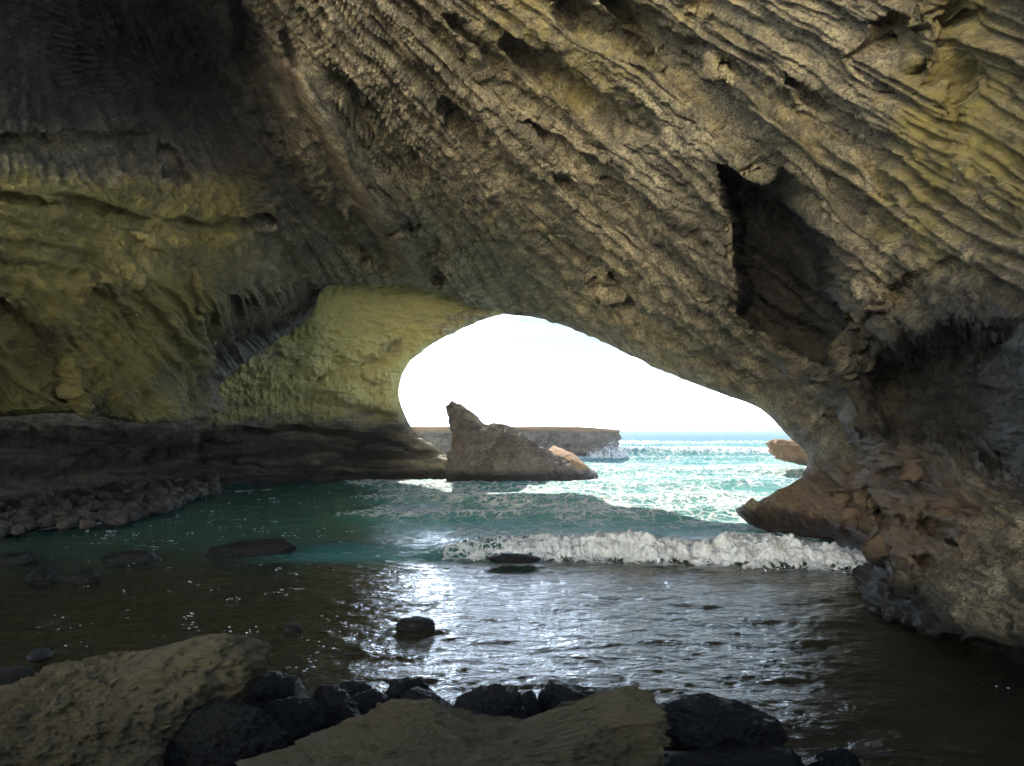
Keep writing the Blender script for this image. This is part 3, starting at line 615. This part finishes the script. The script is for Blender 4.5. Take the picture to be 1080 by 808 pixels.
# ------------------------------------------------------------------ rocks from outlines: given real depth, size and thickness
def ico(n):
    import bmesh
    bm = bmesh.new(); bmesh.ops.create_icosphere(bm, subdivisions=n, radius=1)
    bm.verts.ensure_lookup_table()
    V = np.array([v.co[:] for v in bm.verts]); Fc = np.array([[v.index for v in f.verts] for f in bm.faces]); bm.free(); return V, Fc
ICO = {n: ico(n) for n in (3, 4, 5, 6, 7, 8)}
def rock(name, outline, Yc, thick, mat, sub=5, amp=.06, fr=3.0, seed=0, moss=.2, rust=0, wet_shade=0, sq=1.0, back=None, ridge=None, parent=None, wetf=None, mossf=None, cen=None, slope=0, lump=0):
    """closed boulder whose outline at distance Yc is the traced one; thick = half depth in metres"""
    V, Fc = ICO[sub]; o = np.array(outline, float); o2 = np.vstack([o, o[:1]])
    L_ = np.r_[0, np.cumsum(np.hypot(*np.diff(o2, axis=0).T))]; t_ = np.linspace(0, L_[-1], 420)[:-1]; o = np.stack([np.interp(t_, L_, o2[:, 0]), np.interp(t_, L_, o2[:, 1])], -1)
    c = (o.min(0)+o.max(0))/2 if cen is None else np.array(cen, float); d = o-c; ang = np.arctan2(-d[:, 1], d[:, 0]); r = np.hypot(*d.T); k = np.argsort(ang); ang, r = ang[k], r[k]
    ang = np.r_[ang-2*np.pi, ang, ang+2*np.pi]; r = np.r_[r, r, r]
    th = np.arctan2(V[:, 2], V[:, 0]); Rr = np.interp(th, ang, r)
    ta = np.linspace(-np.pi, np.pi, 721)[:-1]; ra = np.interp(ta, ang, r); c0, c1_ = np.abs(ra*np.cos(ta)).max(), np.abs(ra*np.sin(ta)).max()
    kk = np.exp(-(np.arange(-120, 121)/60.)**2); kk /= kk.sum(); ratio = np.convolve(np.r_[ra, ra, ra], kk, 'same')[720:1440]
    ell = 1/np.sqrt((np.cos(ta)/c0)**2+(np.sin(ta)/c1_)**2); rs = np.where(c0/c1_ > 2, ell, .5*ell+.5*ratio)
    Rs = np.interp(th, np.r_[ta, np.pi], np.r_[rs, rs[0]]); Rs = .88*Rs; kf = np.clip((np.abs(V[:, 1])-.30)/.6, 0, 1); Rr = Rr*(1-kf)+Rs*kf
    s = np.sqrt(V[:, 0]**2+V[:, 2]**2)
    s2 = s**sq; yv = np.sign(V[:, 1])*np.abs(V[:, 1])**1.0
    x = np.cos(th)*Rr*s2; z = np.sin(th)*Rr*s2
    cen = P(c[0], c[1], Yc)
    Q = np.stack([cen[0]+x*Yc/F, Yc+yv*thick*1.0, cen[2]+z*Yc/F], -1)
    Q[:, 2] -= np.maximum(0, Q[:, 1]-Yc)*slope
    size = Rr.mean()*Yc/F
    L = fr/size
    n_ = V/np.linalg.norm(V, axis=1, keepdims=True)
    q = (Q-cen)*L+seed*7.31
    dsp = amp*size*(fbm(q[:, 0]*.6, q[:, 1]*.6, q[:, 2]*.9, 6, .55)*2.4+.8*fbm(q[:, 0]*1.8, q[:, 1]*1.8, q[:, 2]*2.6, 6, .62, kind='r')-.35*fbm(q[:, 0]*5, q[:, 1]*5, q[:, 2]*5, 3, .6, kind='b'))
    dsp = dsp-dsp.mean()-.4*dsp.std(); ext = Q.max(0)-Q.min(0); Q = Q+n_*dsp[:, None]*np.clip(ext/ext.max(), .10, 1)*1.2; Q = Q+n_*(np.minimum(.05, .12*size)*fbm(Q[:, 0]*6, Q[:, 1]*6, Q[:, 2]*8, 5, .62, kind='r')-np.minimum(.025, .06*size)*fbm(Q[:, 0]*17, Q[:, 1]*17, Q[:, 2]*17, 3, .6, kind='b'))[:, None]*np.clip(ext/ext.max(), .2, 1)
    if lump:
        nl = np.clip(ext/ext.max(), .35, 1)*n_
        a_, b_, c_ = Q[:, 0]*1.5, Q[:, 1]*1.5, Q[:, 2]*2.4
        Q = Q+nl*(lump*(.16*fbm(a_, b_, c_+seed, 5, .6, kind='r')-.10*fbm(a_*3, b_*3, c_*3, 5, .62, kind='b')+.05*fbm(a_*9, b_*9, c_*9, 4, .65, kind='r')-.02)[:, None])
    ml = moss+(n_[:, 2]*.35 if mossf is None else mossf(Q, n_)); 
    loc = np.array([cen[0], Yc, Q[:, 2].min()])
    ob = mesh_obj(name, Q-loc, Fc, mat, dict(moss=ml, rust=rust+0*ml, wet_shade=(wet_shade+0*ml) if wetf is None else wetf(Q, n_), strata=(Q-loc)*np.array([.7, .7, 2])), parent=parent)
    ob.location = loc
    return ob

# sea stack in front of the opening
st = rock('sea_stack', [(478, 515), (480, 495), (482, 470), (476, 448), (472, 430), (478, 425), (487, 428), (503, 440), (512, 449), (530, 448), (540, 452), (560, 465), (580, 478), (605, 492), (622, 503), (624, 513), (560, 518), (500, 518)],
   39, 2.4, FARROCK, 7, .04, 4.5, 3, moss=-.1, rust=.1, sq=.8, cen=(516, 492), lump=1.6)
tag(st, 'dark pointed sea stack with a blunt peak standing in the surf', 'sea stack')
s2 = rock('sea_stack', [(560, 500), (572, 478), (585, 470), (603, 478), (618, 490), (630, 500), (628, 512), (580, 514)], 42, 3, FARROCK, 5, .07, 4, 5, moss=.0, rust=.65, sq=.8)
tag(s2, 'low orange-brown rock slope behind the right foot of the pointed stack', 'sea rock')
s3 = rock('sea_rock', [(474, 512), (476, 497), (482, 490), (490, 498), (492, 514)], 38, .6, FARROCK, 4, .1, 4, 8, moss=.0, rust=.5)
tag(s3, 'small knobbly rock at the left foot of the pointed sea stack', 'sea rock')
fp = curve([(-40, 66), (-18, 65), (-10, 66), (-2, 65), (5, 66.5), (8.6, 66), (9.9, 68.5), (9.2, 73), (7, 82), (4, 95), (-5, 112), (-25, 112), (-45, 100)], 700)
nrow = 70; vz = np.linspace(0, 1, nrow)[:, None]; cxy = np.array([-14., 88.])
inward = np.where(vz < .55, 0, ((vz-.55)/.45)**1.5); zz = np.where(vz < .55, -.6+(vz/.55)*3.5, 2.95+.10*np.clip((vz-.55)/.45, 0, 1))
fx_ = fp[None, :, 0]*(1-inward)+cxy[0]*inward; fy_ = fp[None, :, 1]*(1-inward)+cxy[1]*inward; zz = zz+0*fx_
out_ = fp-cxy; out_ /= np.hypot(*out_.T)[:, None]
rg = (.9*fbm(fx_*.5, fy_*.5, zz*1.1, 5, .6)-.5*np.exp(-((zz-.9)/.5)**2)+.35*fbm(fx_*.1, fy_*.1, zz*2.5, 3))*sstep(.72, .5, vz)*sstep(-40, -30, fx_)
pl = mesh_obj('rock_shelf', np.stack([fx_+out_[None, :, 0]*rg, fy_+out_[None, :, 1]*rg, zz+.10*fbm(fx_*.4, fy_*.4, zz*0, 4)*sstep(.5, .6, vz)-.25*sstep(6, 9.5, fx_)*(vz > .5)], -1), grid_faces(nrow, 700), FARROCK,
    dict(moss=.1+.25*sstep(.6, .9, vz)+0*fx_, rust=-.0+1.2*sstep(.45, .6, vz)+0*fx_, wet_shade=.5*sstep(.6, .1, zz), strata=np.stack([fx_, fy_, zz*3], -1)))
tag(pl, 'long flat-topped orange rock shelf on the horizon behind the sea stack', 'rock shelf')
rr_ = rock('sea_rock', [(812, 467), (820, 463), (850, 465), (885, 463), (885, 492), (856, 492), (840, 488), (824, 484), (818, 477)], 45, 2.5, FARROCK, 6, .05, 5, 14, moss=-.3, rust=.5, lump=2)
tag(rr_, 'reddish rock nose jutting out just beyond the right side of the arch', 'sea rock')

# foreground boulders
FG = [
 # name, label, outline, Y, thick, material, sub, amp, moss, wet
 ('broad low mossy boulder with a flat ridged top, largest at bottom left', [(-120, 740), (0, 728), (60, 706), (100, 694), (150, 688), (200, 674), (238, 671), (262, 678), (278, 690), (270, 708), (250, 724), (235, 745), (180, 770), (165, 800), (120, 850), (-120, 860)], 6.0, 1.1, BOULDER, 8, .03, .55, 0),
 ('broad olive boulder at the bottom centre, rising to a hump on its right', [(230, 830), (270, 800), (330, 778), (390, 757), (425, 741), (460, 743), (500, 762), (545, 764), (580, 748), (625, 732), (655, 724), (682, 732), (693, 748), (688, 780), (690, 840), (450, 870)], 4.6, .75, BOULDER, 8, .03, .65, 0),
 ('dark rock with a rough pale upper edge below the large left boulder', [(163, 770), (175, 748), (205, 740), (250, 741), (285, 757), (301, 775), (298, 830), (165, 840)], 5.6, .35, DARKB, 6, .09, .3, 0),
 ('black domed rock touching the right end of the large left boulder', [(243, 742), (258, 722), (275, 709), (290, 707), (310, 716), (322, 738), (310, 752), (250, 752)], 7.0, .35, DARKB, 5, .06, .0, .5),
 ('flat dark slab between the domed black rock and the shiny tilted stone', [(268, 745), (290, 738), (325, 736), (345, 742), (352, 756), (345, 775), (300, 782), (270, 770)], 6.4, .3, DARKB, 5, .07, .2, .2),
 ('tilted round stone with a wetted shining right flank', [(330, 735), (338, 722), (352, 720), (366, 732), (378, 750), (384, 762), (375, 776), (350, 772), (335, 755)], 6.5, .2, DARKB, 5, .06, .2, .9),
 ('small flat black stone behind the shiny tilted stone', [(352, 724), (365, 717), (385, 718), (392, 726), (380, 732), (358, 732)], 7.6, .15, DARKB, 4, .07, 0, .5),
 ('small black stone wedged right of the shiny tilted stone', [(366, 742), (376, 730), (395, 728), (408, 736), (408, 752), (390, 760), (370, 756)], 7.0, .2, DARKB, 5, .07, 0, .5),
 ('knobbly black stone at the dark edge of the bright water', [(405, 735), (410, 718), (425, 714), (445, 718), (455, 732), (445, 748), (415, 750)], 7.4, .22, DARKB, 5, .12, 0, .8),
 ('low black wedge of rock left of the big black rounded rock', [(418, 748), (425, 730), (440, 724), (465, 735), (485, 748), (470, 758), (430, 758)], 7.1, .2, DARKB, 5, .06, 0, .4),
 ('big black rounded rock behind the dip of the olive boulder', [(476, 752), (480, 738), (500, 726), (525, 722), (545, 725), (553, 740), (556, 760), (535, 776), (500, 770)], 6.7, .35, DARKB, 6, .05, 0, .3),
 ('black stone filling the gap right of the big rounded rock', [(540, 748), (550, 732), (562, 728), (570, 742), (566, 756), (548, 760)], 7.1, .18, DARKB, 4, .08, 0, .4),
 ('black pyramid-shaped rock with a long tail to the right at the water edge', [(564, 752), (572, 728), (582, 716), (596, 718), (615, 724), (648, 724), (655, 735), (640, 756), (590, 762)], 7.3, .3, DARKB, 5, .06, 0, .4),
 ('tiny grey stone on the shoulder of the olive boulder', [(585, 748), (592, 740), (606, 738), (614, 744), (604, 752), (590, 753)], 6.2, .1, BOULDER, 4, .08, 0, .1),
 ('black lumpy boulder in the water right of the olive boulder', [(690, 770), (696, 745), (720, 735), (745, 731), (775, 739), (800, 750), (818, 756), (825, 770), (815, 784), (780, 796), (730, 796), (700, 788)], 6.6, .5, DARKB, 6, .05, 0, .3),
 ('low black slab at the bottom edge under the lumpy boulder', [(690, 808), (705, 792), (760, 790), (815, 786), (838, 792), (850, 815), (800, 850), (700, 850)], 6.0, .35, DARKB, 5, .05, 0, .4),
 ('grey mossy stone at the bottom edge under the large left boulder', [(100, 800), (115, 788), (150, 785), (170, 790), (168, 830), (105, 830)], 5.2, .2, BOULDER, 5, .08, .4, 0),
 ('small pale-topped stone at the left edge above the large boulder', [(-20, 712), (0, 704), (22, 703), (36, 710), (30, 720), (-10, 724)], 8.6, .25, BOULDER, 5, .08, .1, .1),
 ('wetted glittering stone awash at the bottom right of the black boulders', [(855, 806), (870, 792), (890, 790), (905, 800), (900, 820), (860, 822)], 6.55, .2, DARKB, 5, .12, 0, .9),
 ('dark pebble-shaped stone alone in the bright water', [(417, 659), (424, 652), (440, 650), (456, 653), (459, 660), (450, 667), (425, 667)], 11.0, .22, DARKB, 4, .04, 0, .4),
 ('long jagged black reef breaking the surface of the left pool', [(212, 588), (225, 577), (250, 572), (275, 568), (300, 567), (311, 575), (305, 590), (230, 593)], 17.0, .45, DARKB, 6, .10, 0, .7),
 ('low black rock awash left of the jagged reef', [(106, 592), (120, 583), (140, 580), (160, 582), (168, 592), (140, 598)], 16.5, .35, DARKB, 5, .10, 0, .8),
 ('rounded wetted rock in the shallows near the left edge', [(28, 612), (36, 602), (50, 600), (62, 606), (62, 616), (40, 618)], 14.3, .3, DARKB, 5, .08, 0, .7),
 ('flat wetted rock awash right of the rounded shallows rock', [(72, 612), (84, 603), (98, 601), (106, 608), (100, 616), (80, 616)], 14.3, .25, DARKB, 5, .10, 0, .7),
 ('low black rock awash at the left edge of the pool', [(-10, 592), (8, 584), (30, 583), (40, 590), (30, 597), (0, 598)], 16.2, .35, DARKB, 5, .10, 0, .7),
 ('thin dark reef at the left foot of the breaking wave', [(512, 588), (530, 583), (555, 584), (572, 589), (560, 594), (520, 593)], 16.0, .25, DARKB, 5, .10, 0, .8),
 ('small wetted stone barely above the water below the left shallows', [(30, 690), (38, 684), (50, 684), (55, 692), (42, 696)], 9.5, .15, DARKB, 4, .10, 0, .8),
 ('small wetted stone barely breaking the middle of the dark pool', [(296, 664), (304, 658), (315, 658), (320, 664), (308, 668)], 10.9, .12, DARKB, 4, .10, 0, .8),
]
for i, (lab, ol, Yc, tk, mt, sub, amp, mo, we) in enumerate(FG):
    o = rock('boulder' if sub >= 6 else 'rock', ol, Yc, tk, mt, sub, amp, 3.2, 20+i, moss=mo, wet_shade=we, sq=.85, slope=.40 if Yc < 8 else .2, lump=.75 if sub >= 8 else (.14 if Yc < 8 else .1))
    tag(o, lab, 'boulder' if sub >= 6 else 'rock')

# boulder beach under the left overhang
random.seed(11)
V, Fc = ICO[4]
protos = []
STONE = rock_material('beach_stone', (.09, .08, .07), (.22, .195, .165), moss=(.16, .14, .10), rust=(.19, .11, .075), fine=1.8, wet_z=-.2)
for k in range(7):
    q = V*np.array([1, .8, .62]); q2 = V*1.3+k*11.3
    fl = 1+.30*fbm(q2[:, 0], q2[:, 1], q2[:, 2], 4)+.12*fbm(q2[:, 0]*3, q2[:, 1]*3, q2[:, 2]*3, 4, .6, kind='r')
    q = q*fl[:, None]; z_ = 0*fl
    rs_ = np.random.default_rng(k+50)
    for _ in range(11):
        nn = rs_.normal(size=3); nn /= np.linalg.norm(nn); dd_ = (q @ nn); mxd = dd_.max()*rs_.uniform(.62, .85); q = q-np.maximum(0, dd_-mxd)[:, None]*nn*.92
    q = q*(1+.03*fbm(q2[:, 0]*4, q2[:, 1]*4, q2[:, 2]*4, 4))[:, None]
    o = mesh_obj('beach_stone', q, Fc, STONE, dict(moss=z_+.2, rust=z_+(.3 if k in (2, 4) else -.2), wet_shade=z_-.3, strata=q)); protos.append(o)
spots = []
def shore_py(px): return np.interp(px, [-200, 0, 60, 130, 210, 240], [585, 562, 556, 548, 521, 512])
tries = 0
while len(spots) < 240 and tries < 4000:
    tries += 1
    px_ = random.uniform(-60, 226); top = np.interp(px_, [-60, 226], [512, 507]); py_ = random.uniform(top, shore_py(px_)+2)
    Yc = 2.8/((py_-450)/F); s_ = random.choice((.18, .2, .24, .28, .34, .42))*random.uniform(.8, 1.15)*(.6+.02*Yc)
    X_, Y_ = (px_-540)/F*Yc, Yc
    if all(math.hypot(X_-a, (Y_-b)*.8) > .60*(s_+c) for a, b, c, _ in spots): spots.append((X_, Y_, s_, px_))
used = set()
for i, (X_, Y_, s_, px_) in enumerate(spots):
    k = i % 7; src = protos[k]
    if k in used: o = link(src.copy())
    else: o = src; used.add(k)
    o.location = (X_, Y_, .22+s_*.12); o.scale = (s_, s_, s_*random.uniform(.8, 1.1)); o.rotation_euler = (random.uniform(-.3, .3), random.uniform(-.3, .3), random.uniform(0, 6.3))
    if s_ > .4: lab = 'large grey boulder on the stony beach under the left overhang'
    elif k in (2, 4): lab = 'reddish stone among the grey ones on the left cave beach'
    else: lab = 'small grey stone on the stony beach under the left overhang'
    tag(o, lab, 'rock', 'stones of the beach under the left overhang')

# ------------------------------------------------------------------ bubbles floating on the dark pool
def specks():
    r = np.random.default_rng(3); V0, F0 = [], []
    dome = np.array([(math.cos(a)*c, math.sin(a)*c, s) for c, s in ((1, 0), (.7, .55)) for a in np.linspace(0, 2*np.pi, 7)[:-1]]+[(0, 0, .8)])
    fq = []
    for j in range(6):
        k = (j+1) % 6; fq += [(j, k, 6+k), (j, 6+k, 6+j), (6+j, 6+k, 12)]
    fq = np.array(fq); n = 0
    while n < 260:
        s_big = 0
        if n % 3: x, y = r.uniform(60, 420), 450+3*F/r.uniform(8.5, 34)
        else: x, y = r.uniform(780, 1080), 450+3*F/r.uniform(5.5, 9.5)
        Yc = 3*F/(y-450); X_ = (x-540)/F*Yc
        dn = float(fbm(np.array([X_*.7]), np.array([Yc*.9]), np.array([2.]), 3)[0])
        if dn < r.uniform(-.7, .5): n += .2; continue
        for _ in range(r.integers(1, 5)):
            s = r.uniform(.004, .012)*(.6+Yc/16); q = dome*np.array([s*r.uniform(1, 2.2), s, s*.6])+np.array([X_+r.normal()*.08, Yc+r.normal()*.08, .03])
            F0.append(fq+13*len(V0)); V0.append(q)
        n += 1
    return np.concatenate(V0), np.concatenate(F0)
mf = M('foam_bubbles'); mf.b.inputs['Base Color'].default_value = (.8, .82, .84, 1); mf.b.inputs['Roughness'].default_value = .25
v, f = specks()
tag(mesh_obj('foam_flecks', v, f, mf.m), kind='stuff')

# spray where the swell hits the shelf
r = np.random.default_rng(8); V0, F0 = [], []
Vi, Fi = ICO[3]
tet = np.array([(1, 1, 1), (1, -1, -1), (-1, 1, -1), (-1, -1, 1)])*.6; tf = np.array([(0, 1, 2), (0, 2, 3), (0, 3, 1), (1, 3, 2)])
for k in range(2200):
    pl_ = r.integers(0, 5); bx, hx, lean = ((640, 24, .2), (634, 14, -.3), (648, 17, .35), (655, 9, .6), (627, 8, -.5))[pl_]
    u_ = r.uniform(0, 1)**1.5; x = bx+lean*hx*u_+r.normal()*(1.6+3.2*u_); y = 483-hx*u_*r.uniform(.75, 1.15)
    s_ = r.uniform(.02, .10)*(1.15-u_); q = tet*s_+P(x, y, 66+r.normal()*.8); F0.append(tf+4*len(V0)); V0.append(q)
msp = M('sea_spray_white'); msp.b.inputs['Base Color'].default_value = (.85, .87, .9, 1); msp.b.inputs['Roughness'].default_value = .9
tag(mesh_obj('sea_spray', np.concatenate(V0), np.concatenate(F0), msp.m, smooth=False), kind='stuff')

# ------------------------------------------------------------------ haze
HAZE = .0006
if HAZE:
    x0, x1, y0, y1, z0_, z1 = -1100, 1100, -80, 1320, -8, 24
    v = [(x, y, z) for x in (x0, x1) for y in (y0, y1) for z in (z0_, z1)]
    f = [(0, 1, 3, 2), (4, 6, 7, 5), (0, 4, 5, 1), (2, 3, 7, 6), (0, 2, 6, 4), (1, 5, 7, 3)]
    hm = M('sea_haze'); hm.t.nodes.remove(hm.b); pv = hm.n('ShaderNodeVolumePrincipled')
    pv.inputs['Color'].default_value = (.93, .96, 1, 1); pv.inputs['Density'].default_value = HAZE; pv.inputs['Anisotropy'].default_value = .5
    hm.l(pv.outputs[0], hm.out.inputs['Volume'])
    hz = mesh_obj('haze', v, f, hm.m, smooth=False); tag(hz, kind='stuff')
